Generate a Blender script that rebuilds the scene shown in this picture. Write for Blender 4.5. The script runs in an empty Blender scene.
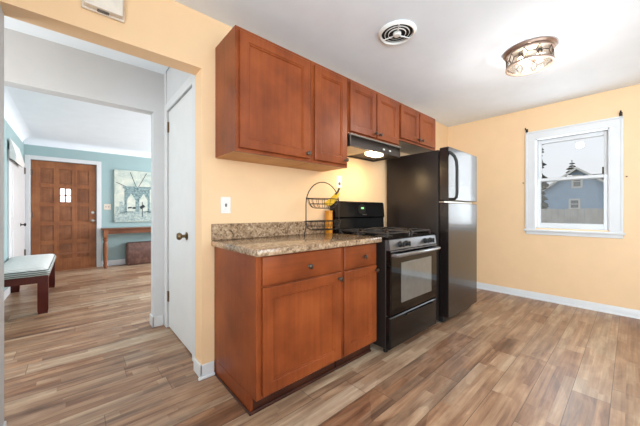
import bpy, bmesh, math, random
from mathutils import Vector, Matrix
random.seed(7)
sc = bpy.context.scene
COL = sc.collection
PI = math.pi
R = math.radians

# ------------------------------------------------------------------ camera
cam = bpy.data.objects.new('camera', bpy.data.cameras.new('camera'))
COL.objects.link(cam)
cam.location = (0, 0, 1.1112)
cam.rotation_euler = (R(90), 0, R(-41.6225))
cam.data.sensor_width = 36
cam.data.lens = 276.26 / 640 * 36
cam.data.shift_y = -1.365 / 640
cam.data.clip_start = 0.02
sc.camera = cam

# ------------------------------------------------------------------ world and light
w = bpy.data.worlds.new('overcast_sky'); sc.world = w; w.use_nodes = True
wn = w.node_tree
bg = wn.nodes['Background']
bg.inputs['Color'].default_value = (0.90, 0.95, 1.0, 1)
bg.inputs['Strength'].default_value = 0.605

def area(name, loc, target, sx, sy, power, col=(1, 1, 1)):
    l = bpy.data.lights.new(name, 'AREA'); l.shape = 'RECTANGLE'; l.size = sx; l.size_y = sy
    l.energy = power; l.color = col
    o = bpy.data.objects.new(name, l); COL.objects.link(o); o.location = loc
    d = Vector(target) - Vector(loc)
    o.rotation_euler = d.to_track_quat('-Z', 'Y').to_euler()
    return o
area('rear_fill_light', (0.75, -2.28, 1.45), (0.75, 2, 2.5), 2.2, 1.5, 41, (0.78, 0.91, 1.0))  # added fill light behind the camera, no window known there
dl = area('left_fill_light', (-1.38, -1.15, 1.5), (4, -0.6, 2.5), 1.4, 1.4, 70, (0.80, 0.92, 1.0))  # added fill that brightens the window wall; no source known on this side
dl.data.spread = R(130)
area('daylight_kitchen_window', (4.412, 0.48, 1.475), (0, 0.48, 1.475), 0.62, 1.1, 6.5, (0.88, 0.95, 1.0))
area('living_fill_light', (3.92, 5.3, 1.4), (0, 5.2, 1.7), 2.2, 1.6, 122, (0.99, 0.98, 1.0))  # added out-of-view fill to brighten the living room
area('hall_fill_light', (-1.42, 2.54, 1.5), (0.6, 2.54, 1.5), 0.7, 1.2, 14, (0.92, 0.98, 1.0))  # added fill at the unseen left end of the hall

vs = sc.view_settings
vs.view_transform = 'Standard'; vs.look = 'None'; vs.gamma = 1; vs.use_curve_mapping = False
vs.exposure = 0.7

# ------------------------------------------------------------------ mesh helpers
BASE = {}
class MB:
    def __init__(s): s.bm = bmesh.new()
    def box(s, x0, x1, y0, y1, z0, z1, bev=0.0, seg=1):
        t = bmesh.new()
        bmesh.ops.create_cube(t, size=1)
        bmesh.ops.scale(t, verts=t.verts, vec=(abs(x1-x0), abs(y1-y0), abs(z1-z0)))
        bmesh.ops.translate(t, verts=t.verts, vec=((x0+x1)/2, (y0+y1)/2, (z0+z1)/2))
        if bev > 0:
            bmesh.ops.bevel(t, geom=list(t.edges), offset=bev, segments=seg, affect='EDGES', profile=0.5)
        s.merge(t); return s
    def merge(s, t, mat=None):
        if mat is not None: bmesh.ops.transform(t, matrix=mat, verts=t.verts)
        m = {}
        for v in t.verts: m[v] = s.bm.verts.new(v.co)
        for f in t.faces:
            try: s.bm.faces.new([m[v] for v in f.verts])
            except ValueError: pass
        t.free()
    def loft(s, rings, cap0=True, cap1=True, closed=True):
        vr = [[s.bm.verts.new(p) for p in r] for r in rings]
        n = len(vr[0])
        for a, b in zip(vr[:-1], vr[1:]):
            for i in range(n if closed else n-1):
                j = (i+1) % n
                try: s.bm.faces.new((a[i], a[j], b[j], b[i]))
                except ValueError: pass
        if cap0 and n > 2: s.bm.faces.new(vr[0][::-1])
        if cap1 and n > 2: s.bm.faces.new(vr[-1])
        return s
    def prism(s, poly, axis, a, b):
        # poly is a list of 2D points in the two other axes, in x,y,z order
        def P(p, t):
            q = list(p); q.insert(axis, t); return Vector(q)
        return s.loft([[P(p, a) for p in poly], [P(p, b) for p in poly]])
    def lathe(s, prof, c, seg=24, axis='z'):
        # prof: (radius, height) along axis from c
        rings = []
        for r, h in prof:
            ring = []
            for i in range(seg):
                t = 2*PI*i/seg
                x, y = max(r, 1e-5)*math.cos(t), max(r, 1e-5)*math.sin(t)
                if axis == 'z': p = (x, y, h)
                elif axis == 'y': p = (x, h, -y)
                elif axis == '-y': p = (x, -h, y)
                elif axis == 'x': p = (h, x, y)
                elif axis == '-x': p = (-h, -x, y)
                elif axis == '-z': p = (x, -y, -h)
                ring.append(Vector(c)+Vector(p))
            rings.append(ring)
        return s.loft(rings)
    def tube(s, pts, r, seg=8, closed=False):
        pts = [Vector(p) for p in pts]; n = len(pts)
        rr = r if isinstance(r, (list, tuple)) else [r]*n
        rings = []; up = None
        for i, p in enumerate(pts):
            if closed: d = pts[(i+1) % n]-pts[i-1]
            else: d = pts[min(i+1, n-1)]-pts[max(i-1, 0)]
            if d.length < 1e-9: d = Vector((0, 0, 1))
            d.normalize()
            if up is None:
                up = Vector((0, 0, 1)) if abs(d.z) < .9 else Vector((1, 0, 0))
            u = d.cross(up)
            if u.length < 1e-4: u = d.cross(Vector((0.3, 1, 0.2)))
            u.normalize(); v = u.cross(d).normalized(); up = v
            rings.append([p+(u*math.cos(2*PI*k/seg)+v*math.sin(2*PI*k/seg))*rr[i] for k in range(seg)])
        if closed:
            rings.append(rings[0]); return s.loft(rings, False, False)
        return s.loft(rings)
    def blob(s, c, rx, ry, rz, seg=14):
        t = bmesh.new(); bmesh.ops.create_uvsphere(t, u_segments=seg, v_segments=seg//2+2, radius=1)
        s.merge(t, Matrix.Translation(c) @ Matrix.Diagonal((rx, ry, rz, 1))); return s
    def build(s, name, m, parent=None, base=None, ang=35):
        bm = s.bm
        bmesh.ops.remove_doubles(bm, verts=bm.verts, dist=1e-6)
        bmesh.ops.recalc_face_normals(bm, faces=bm.faces)
        if parent is not None: b = BASE[parent.name]
        elif base is not None: b = Vector(base)
        else:
            xs = [v.co.x for v in bm.verts]; ys = [v.co.y for v in bm.verts]; zs = [v.co.z for v in bm.verts]
            b = Vector(((min(xs)+max(xs))/2, (min(ys)+max(ys))/2, min(zs)))
        bmesh.ops.translate(bm, verts=bm.verts, vec=-b)
        me = bpy.data.meshes.new(name); 
        for f in bm.faces: f.smooth = True
        bm.to_mesh(me); bm.free()
        me.set_sharp_from_angle(angle=R(ang))
        me.materials.append(m)
        o = bpy.data.objects.new(name, me); COL.objects.link(o)
        BASE[o.name] = b
        if parent is not None: o.parent = parent
        else: o.location = b
        return o

def bx(*a, **k): return MB().box(*a, **k)
def tag(o, label, cat, group=None, kind=None):
    o['label'] = label; o['category'] = cat
    if group: o['group'] = group
    if kind: o['kind'] = kind
    return o
def thing(name, loc, label, cat, group=None):
    o = bpy.data.objects.new(name, None); COL.objects.link(o); o.location = loc
    o.empty_display_size = .05
    BASE[o.name] = Vector(loc)
    return tag(o, label, cat, group)
def struct(name, mb, m, parent=None):
    o = mb.build(name, m, parent)
    if parent is None: o['kind'] = 'structure'
    return o

# ------------------------------------------------------------------ materials
def lin(c):
    return tuple(((v/255)/12.92 if v/255 <= .04045 else ((v/255+.055)/1.055)**2.4) for v in c)
class G:
    def __init__(s, name):
        s.m = bpy.data.materials.new(name); s.m.use_nodes = True
        s.nt = s.m.node_tree; s.p = s.nt.nodes['Principled BSDF']; s.out = s.nt.nodes['Material Output']
        s._co = None
    def n(s, t, **k):
        x = s.nt.nodes.new(t)
        for a, b in k.items(): setattr(x, a, b)
        return x
    def set(s, sock, v):
        if isinstance(v, bpy.types.NodeSocket): s.nt.links.new(v, sock)
        else: sock.default_value = v
    def math(s, op, a, b=0.0, c=0.0):
        x = s.n('ShaderNodeMath', operation=op)
        for i, v in enumerate((a, b, c)): s.set(x.inputs[i], v)
        return x.outputs[0]
    def co(s):
        if s._co is None: s._co = s.n('ShaderNodeTexCoord').outputs['Object']
        return s._co
    def scaled(s, v):
        x = s.n('ShaderNodeMapping'); s.set(x.inputs['Vector'], s.co()); x.inputs['Scale'].default_value = v
        return x.outputs[0]
    def noise(s, scale, detail=4, vec=None, rough=.55, dist=0):
        x = s.n('ShaderNodeTexNoise'); x.inputs['Scale'].default_value = scale
        x.inputs['Detail'].default_value = detail; x.inputs['Roughness'].default_value = rough
        x.inputs['Distortion'].default_value = dist
        s.set(x.inputs['Vector'], vec if vec is not None else s.co()); return x.outputs['Fac']
    def ramp(s, fac, stops, interp='LINEAR'):
        x = s.n('ShaderNodeValToRGB'); x.color_ramp.interpolation = interp
        e = x.color_ramp.elements
        while len(e) < len(stops): e.new(.5)
        for el, (p, c) in zip(e, stops):
            el.position = p; el.color = (*lin(c), 1)
        s.set(x.inputs[0], fac); return x.outputs[0]
    def mix(s, f, a, b, mode='MIX'):
        x = s.n('ShaderNodeMix', data_type='RGBA', blend_type=mode)
        s.set(x.inputs[0], f); s.set(x.inputs[6], a); s.set(x.inputs[7], b); return x.outputs[2]
    def base(s, c): s.set(s.p.inputs['Base Color'], c); return s
    def rough(s, v): s.set(s.p.inputs['Roughness'], v); return s
    def bump(s, h, strength=.2, dist=.002):
        x = s.n('ShaderNodeBump'); x.inputs['Strength'].default_value = strength; x.inputs['Distance'].default_value = dist
        s.set(x.inputs['Height'], h); s.nt.links.new(x.outputs[0], s.p.inputs['Normal']); return s

def paint(name, c, rough=.6, var=.012, bump=.06, scale=5):
    g = G(name)
    a = tuple(min(255, v*(1+var)) for v in c); b = tuple(v*(1-var) for v in c)
    g.base(g.ramp(g.noise(scale, 2), [(.2, b), (.8, a)])).rough(rough)
    if bump: g.bump(g.noise(160, 2), bump, .001)
    return g.m
def plain(name, c, rough=.5, metal=0.0, coat=0.0, spec=None, var=.06):
    g = G(name)
    b = tuple(v*(1-var) for v in c)
    g.base(g.ramp(g.noise(22, 3), [(.3, b), (.7, c)])).rough(rough)
    g.p.inputs['Metallic'].default_value = metal; g.p.inputs['Coat Weight'].default_value = coat
    if spec is not None: g.p.inputs['Specular IOR Level'].default_value = spec
    return g.m
def wood(name, dark, mid, light, axis=2, rough=.38, fine=38, coat=.05):
    g = G(name); g.p.inputs['Specular IOR Level'].default_value = .32
    sc_ = [fine]*3; sc_[axis] = 1.6
    n1 = g.noise(1.0, 6, g.scaled(sc_), .6, .4)
    n2 = g.noise(3.2, 4)
    f = g.math('ADD', g.math('MULTIPLY', n1, .28), g.math('MULTIPLY', n2, .72))
    g.base(g.ramp(f, [(.3, dark), (.5, mid), (.7, light)]))
    g.rough(rough); g.p.inputs['Coat Weight'].default_value = coat; g.p.inputs['Coat Roughness'].default_value = .25
    g.bump(n1, .04, .001)
    return g.m
def emit(name, c, s):
    g = G(name); g.base((*lin(c), 1)); g.p.inputs['Emission Color'].default_value = (*lin(c), 1)
    g.p.inputs['Emission Strength'].default_value = s; return g.m
def glass(name, tint=(1, 1, 1), refl=.08):
    g = G(name)
    t = g.n('ShaderNodeBsdfTransparent'); t.inputs[0].default_value = (*tint, 1)
    gl = g.n('ShaderNodeBsdfGlossy'); gl.inputs['Roughness'].default_value = .02
    fr = g.n('ShaderNodeFresnel'); fr.inputs[0].default_value = 1.45
    mx = g.n('ShaderNodeMixShader')
    g.nt.links.new(fr.outputs[0], mx.inputs[0]); g.nt.links.new(t.outputs[0], mx.inputs[1]); g.nt.links.new(gl.outputs[0], mx.inputs[2])
    g.nt.links.new(mx.outputs[0], g.out.inputs[0]); return g.m

def floor_mat():
    g = G('laminate_planks')
    sp = g.n('ShaderNodeSeparateXYZ'); g.set(sp.inputs[0], g.co())
    X, Y = sp.outputs[0], sp.outputs[1]
    def wn(dim, **k):
        x = g.n('ShaderNodeTexWhiteNoise', noise_dimensions=dim)
        for a, v in k.items(): g.set(x.inputs[a], v)
        return x.outputs['Value']
    def xy(a, b, c=0.0):
        x = g.n('ShaderNodeCombineXYZ'); g.set(x.inputs[0], a); g.set(x.inputs[1], b); g.set(x.inputs[2], c); return x.outputs[0]
    def cells(width, length, seed):
        yr = g.math('DIVIDE', Y, width); row = g.math('FLOOR', yr); fy = g.math('FRACT', yr)
        off = g.math('MULTIPLY', wn('1D', W=g.math('ADD', row, seed)), length*5)
        xr = g.math('DIVIDE', g.math('ADD', X, off), length); col = g.math('FLOOR', xr); fx = g.math('FRACT', xr)
        return wn('2D', Vector=xy(g.math('ADD', col, seed), row)), fy, fx, row
    p, fy, fx, row = cells(.1667, 1.22, 3.3)
    q, _, _, row2 = cells(.1667/3, .62, 17.7)
    q2, _, _, _ = cells(.1667/6, .7, 41.3)
    vec = xy(g.math('MULTIPLY', X, 1.1), g.math('MULTIPLY', Y, 17), g.math('MULTIPLY', p, 30))
    grain = g.noise(1.0, 7, vec, .62, .6)
    blot = g.noise(1.0, 4, xy(g.math('MULTIPLY', X, 2.2), g.math('MULTIPLY', Y, 7), g.math('MULTIPLY', q, 20)), .6, .8)
    t = g.math('MULTIPLY', p, .17)
    few = g.math('GREATER_THAN', g.noise(1.0, 1, xy(g.math('MULTIPLY', X, .9), g.math('MULTIPLY', Y, 2.5), 4.0)), .52)
    t = g.math('ADD', t, g.math('MULTIPLY', g.math('MULTIPLY', q, .16), few))
    t = g.math('ADD', t, g.math('MULTIPLY', g.math('SUBTRACT', 1.0, few), .08))
    t = g.math('ADD', t, g.math('MULTIPLY', q2, .04))
    fine = g.noise(1.0, 4, xy(g.math('MULTIPLY', X, 1.4), g.math('MULTIPLY', Y, 60), g.math('MULTIPLY', q, 9)), .65)
    t = g.math('ADD', t, g.math('MULTIPLY', g.math('SUBTRACT', fine, .5), .22))
    t = g.math('ADD', t, g.math('MULTIPLY', grain, .58))
    t = g.math('ADD', t, g.math('MULTIPLY', blot, .54))
    c = g.ramp(t, [(.50, (88, 58, 41)), (.62, (124, 85, 60)), (.74, (156, 115, 84)), (.86, (182, 143, 108)), (.99, (206, 172, 136))])
    grey = g.ramp(t, [(.50, (94, 80, 67)), (.74, (144, 126, 106)), (.99, (192, 176, 154))])
    c = g.mix(g.math('MULTIPLY', g.math('ADD', q, p), .38), c, grey)
    s1 = g.math('LESS_THAN', fy, .02); s2 = g.math('LESS_THAN', fx, .0025)
    seam = g.math('MAXIMUM', s1, s2)
    c = g.mix(g.math('MULTIPLY', seam, .75), c, (.05, .035, .028, 1))
    g.base(c)
    g.rough(g.math('ADD', g.math('MULTIPLY', grain, .2), .27))
    g.bump(g.math('SUBTRACT', g.math('MULTIPLY', grain, .3), seam), .12, .002)
    return g.m

def granite_mat():
    g = G('speckled_granite')
    v = g.n('ShaderNodeTexVoronoi'); v.inputs['Scale'].default_value = 85; g.set(v.inputs['Vector'], g.co())
    n1 = g.noise(34, 6, None, .7, .6); n2 = g.noise(11, 4, None, .6, 1.0)
    cellv = g.n('ShaderNodeSeparateColor'); g.set(cellv.inputs[0], v.outputs['Color'])
    f = g.math('ADD', g.math('MULTIPLY', n1, .75), g.math('ADD', g.math('MULTIPLY', n2, .35), g.math('MULTIPLY', cellv.outputs[0], .28)))
    c = g.ramp(f, [(.42, (52, 43, 38)), (.52, (104, 83, 66)), (.63, (140, 115, 90)), (.76, (164, 138, 111)), (.94, (190, 170, 144))])
    g.base(c).rough(.16); g.p.inputs['Coat Weight'].default_value = .3; g.p.inputs['Coat Roughness'].default_value = .08
    return g.m

M = {}
M['peach'] = paint('peach_wall_paint', (231, 196, 154), .5)
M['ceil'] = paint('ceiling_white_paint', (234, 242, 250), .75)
M['hallpaint'] = paint('pale_grey_wall_paint', (204, 206, 209), .6)
M['teal'] = paint('blue_green_wall_paint', (152, 178, 180), .6)
M['white'] = paint('white_trim_paint', (212, 214, 216), .38, .015, .02)
M['doorwhite'] = paint('white_door_paint', (216, 218, 219), .35, .015, .02)
M['floor'] = floor_mat()
M['granite'] = granite_mat()
M['cherry'] = wood('cherry_stained_wood', (98, 43, 17), (129, 62, 27), (151, 78, 36))
M['cherry_h'] = wood('cherry_stained_wood_horizontal', (98, 43, 17), (129, 62, 27), (151, 78, 36), axis=0)
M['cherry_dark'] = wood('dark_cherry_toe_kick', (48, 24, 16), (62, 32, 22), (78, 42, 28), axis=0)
M['maple'] = wood('light_cabinet_underside', (176, 120, 70), (196, 142, 88), (212, 162, 108), axis=0, rough=.5, coat=0)
M['underside'] = paint('grey_cabinet_underside', (176, 166, 154), .55)
M['bronze'] = plain('aged_bronze_metal', (96, 84, 74), .32, .9)
M['nickel'] = plain('brushed_nickel', (176, 170, 160), .28, 1.0)
M['brass'] = plain('antique_brass', (134, 112, 84), .35, 1.0)
M['black'] = plain('black_appliance_enamel', (14, 13, 13), .16, 0, 0, .3)
M['black_side'] = plain('black_textured_panel', (34, 27, 24), .40, 0, .0, .4)
M['black_matte'] = plain('black_matte_plastic', (14, 14, 14), .5)
M['iron'] = plain('cast_iron', (58, 54, 52), .4, .4)
M['grey_panel'] = plain('grey_metallic_control_panel', (112, 113, 116), .3, .75)
M['grey_handle'] = plain('grey_metal_handle', (150, 152, 156), .25, .8)
M['fridge_front'] = plain('glossy_black_door', (26, 20, 19), .27, 0.0, 0.3, .6)
M['ovenglass'] = plain('black_oven_glass', (8, 7, 7), .05, 0, 0, .32)
M['oveninner'] = plain('tinted_oven_window_reflection', (94, 96, 94), .08, 0, 1.0)  # grey puts a reflected pale wall into the tinted glass colour
M['hood'] = plain('dark_hood_metal', (70, 62, 57), .36, .5)
M['filter'] = plain('tan_mesh_filter', (238, 220, 182), .5)
M['lens'] = emit('lit_hood_lens', (255, 226, 176), 13)
M['bulb'] = emit('lit_bulb', (255, 236, 206), 4)
M['glass'] = glass('clear_pane')
M['fixture_glass'] = glass('fixture_clear_glass', (.97, .97, .97))
def seeded():
    g = G('seeded_whitish_glass')
    t = g.n('ShaderNodeBsdfTransparent'); tr = g.n('ShaderNodeBsdfTranslucent'); tr.inputs[0].default_value = (.95, .93, .9, 1)
    mx = g.n('ShaderNodeMixShader'); mx.inputs[0].default_value = .07
    g.nt.links.new(t.outputs[0], mx.inputs[1]); g.nt.links.new(tr.outputs[0], mx.inputs[2]); g.nt.links.new(mx.outputs[0], g.out.inputs[0]); return g.m
M['seeded'] = seeded()
M['plate'] = plain('white_plastic', (236, 236, 232), .35)
M['plate_grey'] = plain('grey_plastic', (96, 94, 92), .4)
M['ivory'] = plain('ivory_plastic', (226, 214, 198), .45)
M['darkvoid'] = plain('dark_duct', (26, 22, 20), .8)
M['frontdoor'] = wood('stained_oak_door', (102, 58, 32), (138, 84, 48), (160, 104, 66), axis=2, rough=.4)
M['frontdoor_panel'] = wood('stained_oak_panel', (92, 54, 30), (124, 76, 46), (152, 100, 64), axis=2, rough=.42)
M['litpane'] = glass('door_pane')
M['mahogany'] = wood('dark_red_mahogany', (56, 20, 18), (80, 30, 26), (98, 42, 34), axis=2, rough=.3)
M['table'] = wood('brown_table_wood', (84, 48, 32), (110, 68, 46), (132, 86, 60), axis=0, rough=.35)
M['table_leg'] = wood('turned_leg_wood', (104, 60, 38), (132, 82, 54), (152, 100, 68), axis=2, rough=.4)

def leather():
    g = G('worn_brown_leather'); n = g.noise(14, 5, None, .6, .5)
    g.base(g.ramp(n, [(.3, (78, 54, 48)), (.5, (98, 70, 62)), (.7, (116, 88, 78))])).rough(.42)
    g.bump(g.noise(90, 3), .2, .002); return g.m
M['leather'] = leather()
def seatfabric():
    g = G('pale_patterned_upholstery')
    wv = g.n('ShaderNodeTexWave', wave_type='BANDS', bands_direction='DIAGONAL'); wv.inputs['Scale'].default_value = 9
    wv.inputs['Distortion'].default_value = 3; g.set(wv.inputs['Vector'], g.co())
    f = g.math('ADD', g.math('MULTIPLY', wv.outputs['Fac'], .6), g.math('MULTIPLY', g.noise(40, 3), .4))
    g.base(g.ramp(f, [(.3, (204, 206, 203)), (.6, (226, 225, 221))])).rough(.85); return g.m
M['seat'] = seatfabric()
def stripe():
    g = G('grey_striped_upholstery_edge'); wv = g.n('ShaderNodeTexWave', wave_type='BANDS', bands_direction='Z'); wv.inputs['Scale'].default_value = 16
    wv.inputs['Distortion'].default_value = 2; g.set(wv.inputs['Vector'], g.co())
    g.base(g.ramp(wv.outputs['Fac'], [(.3, (88, 92, 90)), (.7, (170, 176, 172))])).rough(.85); return g.m
M['seat_edge'] = stripe()
def canvas():
    g = G('pale_grey_green_canvas'); n = g.noise(5, 6, None, .65, .8)
    g.base(g.ramp(n, [(.35, (158, 178, 174)), (.5, (190, 200, 190)), (.66, (214, 216, 202))])).rough(.7); return g.m
M['canvas'] = canvas()
def blotpaint(name, a, b):
    g = G(name); n = g.noise(26, 6, None, .7, .6)
    g.base(g.ramp(n, [(.4, a), (.6, b)])).rough(.7); return g.m
M['paint_dark'] = blotpaint('grey_green_brushwork', (84, 108, 112), (146, 170, 170))
M['paint_mid'] = blotpaint('soft_grey_brushwork', (126, 150, 152), (184, 196, 188))
M['paint_black'] = plain('dark_slate_paint', (52, 62, 66), .7)
M['banana'] = plain('ripe_banana_skin', (232, 186, 40), .45)
M['stem'] = plain('brown_stem', (70, 48, 30), .6)
M['orange'] = plain('orange_yellow_plastic', (222, 146, 40), .4)
M['wire'] = plain('black_wire', (44, 38, 34), .4, .6)
M['house'] = None
def siding():
    g = G('blue_lap_siding'); sp = g.n('ShaderNodeSeparateXYZ'); g.set(sp.inputs[0], g.co())
    f = g.math('FRACT', g.math('DIVIDE', sp.outputs[2], .16))
    c = g.ramp(g.noise(2, 3), [(.3, (150, 180, 212)), (.7, (162, 192, 222))])
    g.base(g.mix(g.math('MULTIPLY', g.math('LESS_THAN', f, .1), .35), c, (.06, .09, .14, 1))).rough(.7); return g.m
M['house'] = siding()
M['shingle'] = plain('dark_grey_shingles', (94, 96, 100), .9)
M['outwhite'] = plain('white_exterior_trim', (232, 232, 230), .6)
M['outglass'] = plain('dark_exterior_window', (108, 118, 122), .12)
M['fence'] = wood('weathered_grey_boards', (176, 172, 168), (198, 195, 191), (214, 211, 208), axis=2, rough=.9, coat=0)
M['needles'] = blotpaint('dark_conifer_needles', (38, 52, 44), (70, 84, 74))
M['bark'] = plain('brown_bark', (74, 60, 50), .9)
M['grass'] = blotpaint('winter_lawn', (96, 104, 72), (132, 132, 98))

# ------------------------------------------------------------------ setting
D = 1.9065          # kitchen cabinet wall face
DB = 2.035          # back face of that wall
XE = 4.39           # window wall face
C = 2.438
H2, H3 = 3.053, 3.175   # hall / living partition faces
LF = 7.12           # living front wall face
LX = -.67           # living left wall face
OX0, OX1, OZ = -.262, .635, 2.0702

struct('floor', bx(-1.5, XE+.1, -2.4, LF+.1, -.1, 0), M['floor'])
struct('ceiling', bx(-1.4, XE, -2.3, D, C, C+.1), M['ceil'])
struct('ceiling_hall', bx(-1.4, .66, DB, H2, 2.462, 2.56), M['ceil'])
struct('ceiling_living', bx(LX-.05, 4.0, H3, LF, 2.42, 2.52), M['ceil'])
b = MB(); b.box(OX1, XE, D, DB, 0, C+.12); b.box(-1.4, OX0, D, DB, 0, C+.12); b.box(OX0, OX1, D, DB, OZ, C+.12)
struct('wall_cabinet_side', b, M['peach'])
WY0, WY1, WZ0, WZ1 = .145, .817, .905, 2.045
b = MB(); b.box(XE, XE+.14, -2.4, WY0, 0, C+.1); b.box(XE, XE+.14, WY1, DB, 0, C+.1)
b.box(XE, XE+.14, WY0, WY1, 0, WZ0); b.box(XE, XE+.14, WY0, WY1, WZ1, C+.1)
struct('wall_window_side', b, M['peach'])
b = MB(); b.box(-1.4, -.4, -2.4, -2.3, 0, C+.1); b.box(1.9, XE, -2.4, -2.3, 0, C+.1); b.box(-.4, 1.9, -2.4, -2.3, 0, .65); b.box(-.4, 1.9, -2.4, -2.3, 2.25, C+.1)
struct('wall_rear', b, M['peach'])
b = MB(); b.box(-1.5, -1.4, -2.4, -1.9, 0, C+.1); b.box(-1.5, -1.4, -.4, D, 0, C+.1); b.box(-1.5, -1.4, -1.9, -.4, 0, .75); b.box(-1.5, -1.4, -1.9, -.4, 2.25, C+.1)
struct('wall_left', b, M['peach'])
# hall
b = MB(); b.box(.5698, .66, H2, H3, 0, 2.6); b.box(.66, 4.1, DB+.95, H3, 0, 2.6); b.box(-1.5, .5698, H2, H3, 2.0723, 2.6)
struct('wall_hall_far', b, M['hallpaint'])
b = MB(); b.box(.668, .77, DB, 2.175, 0, 2.6); b.box(.668, .77, 2.955, H2-.002, 0, 2.6); b.box(.668, .77, 2.175, 2.955, 2.075, 2.6)
struct('wall_hall_end', b, M['hallpaint'])
b = MB(); b.box(-1.5, -1.4, DB, H2, 0, .8); b.box(-1.5, -1.4, DB, 2.15, .8, 2.6); b.box(-1.5, -1.4, 2.95, H2, .8, 2.6); b.box(-1.5, -1.4, 2.15, 2.95, 2.2, 2.6)
struct('wall_hall_left', b, M['hallpaint'])
# living room
FX0, FX1, FZ = -.588, .333, 2.048
b = MB(); b.box(LX-.1, FX0, LF, LF+.12, 0, 2.6); b.box(FX1, 4.1, LF, LF+.12, 0, 2.6); b.box(FX0, FX1, LF, LF+.12, FZ, 2.6)
struct('wall_living_front', b, M['teal'])
b = MB(); b.box(LX-.12, LX, H3, LF, 0, 2.6)
struct('wall_living_left', b, M['teal'])
b = MB(); b.box(4.0, 4.1, H3, 4.1, 0, 2.6); b.box(4.0, 4.1, 6.5, LF, 0, 2.6); b.box(4.0, 4.1, 4.1, 6.5, 0, .5); b.box(4.0, 4.1, 4.1, 6.5, 2.3, 2.6)
struct('wall_living_right', b, M['teal'])

# coved crown in the living room
def cove(n=8, h=.115, r=.13):
    return [(r*(1-math.cos(PI/2*i/n)), -h*(1-math.sin(PI/2*i/n))) for i in range(n+1)]   # (distance from wall, dz)
cp = [(d, 2.42+z) for d, z in cove()]
poly = cp + [(0, 2.42)]
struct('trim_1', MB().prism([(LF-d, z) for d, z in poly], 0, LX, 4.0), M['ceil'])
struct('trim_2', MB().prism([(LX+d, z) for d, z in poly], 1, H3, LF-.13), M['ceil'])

# baseboards
def base_x(name, x0, x1, yf, h=.085, t=.013):       # along x on a wall facing -y
    struct(name, MB().prism([(yf-t, 0), (yf, 0), (yf, h), (yf-t*.5, h), (yf-t, h-.012)], 0, x0, x1), M['white'])
b = MB().prism([(XE-.013, 0), (XE, 0), (XE, .085), (XE-.006, .085), (XE-.013, .073)], 1, -2.3, D)
b.prism([(XE-.026, 0), (XE-.013, 0), (XE-.013, .02), (XE-.02, .018)], 1, -2.3, D)
struct('baseboard_window_side', b, M['white'])
b = MB(); b.box(OX1-.013, .716, D-.013, D, .0, .088, .003); b.box(OX1-.013, OX1, D-.013, DB, 0, .088, .003)
b.box(OX1-.028, .716, D-.030, D-.013, 0, .02, .004)
struct('baseboard_opening_right', b, M['white'])
b = MB(); b.box(OX0, OX0+.013, D-.013, DB, 0, .088, .003); b.box(-1.4, OX0+.013, D-.013, D, 0, .088, .003)
struct('baseboard_opening_left', b, M['white'])
b = MB(); b.box(.5698-.013, .652, H2-.014, H2, 0, .1, .003); b.box(.5698-.013, .5698, H2-.014, H3, 0, .1, .003)
struct('baseboard_hall', b, M['white'])
base_x('baseboard_living_front', .408, 4.0, LF, .11)
struct('baseboard_living_left', bx(LX, LX+.014, H3, 5.55, 0, .11), M['white'])

struct('trim_7', bx(OX0, OX0+.005, D+.001, DB-.001, .0885, OZ-.0005), M['hallpaint'])

# ------------------------------------------------------------------ window 1 (kitchen)
b = MB()
ox = XE-.022
CY0, CY1, CZ1 = .056, .905, 2.128
# casing boards
b.box(ox, XE, CY0, WY0+.012, WZ0-.02, CZ1, .003); b.box(ox, XE, WY1-.012, CY1, WZ0-.02, CZ1, .003)
b.box(ox-.001, XE, CY0, CY1, WZ1-.012, CZ1+.001, .003)
b.box(ox-.008, XE, CY0, CY1, CZ1-.018, CZ1+.004, .003); b.box(ox-.008, XE, CY0-.004, CY0+.016, WZ0, CZ1, .003); b.box(ox-.008, XE, CY1-.016, CY1+.004, WZ0, CZ1, .003)
win = struct('window_1', b, M['white'])
b = MB(); b.box(XE-.045, XE+.03, .04, .925, .862, .888, .005); b.box(XE-.018, XE, .056, .905, .822, .863, .003)
struct('window_sill', b, M['white'], win)
b = MB()   # jamb liner
b.box(XE+.001, XE+.14, WY0, WY0+.022, WZ0-.02, WZ1); b.box(XE+.001, XE+.14, WY1-.022, WY1, WZ0-.02, WZ1)
b.box(XE+.001, XE+.14, WY0, WY1, WZ1-.022, WZ1); b.box(XE+.001, XE+.14, WY0, WY1, WZ0-.02, WZ0+.005)
struct('window_jamb', b, M['white'], win)
def sash(name, x0, x1, z0, z1, sw=.042, top=.042, bot=.05):
    y0, y1 = WY0+.022, WY1-.022
    b = MB(); b.box(x0, x1, y0, y0+sw, z0, z1, .004); b.box(x0, x1, y1-sw, y1, z0, z1, .004)
    b.box(x0, x1, y0+sw, y1-sw, z0, z0+bot, .004); b.box(x0, x1, y0+sw, y1-sw, z1-top, z1, .004)
    o = struct(name, b, M['white'], win)
    struct('pane', bx((x0+x1)/2-.003, (x0+x1)/2+.003, y0+sw-.003, y1-sw+.003, z0+bot-.003, z1-top+.003), M['glass'], o)
    return o
sash('upper_sash', XE+.075, XE+.11, 1.49, WZ1-.022, .036, .05, .03)
lo = sash('lower_sash', XE+.03, XE+.065, WZ0+.005, 1.53, .036, .035, .06)
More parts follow.
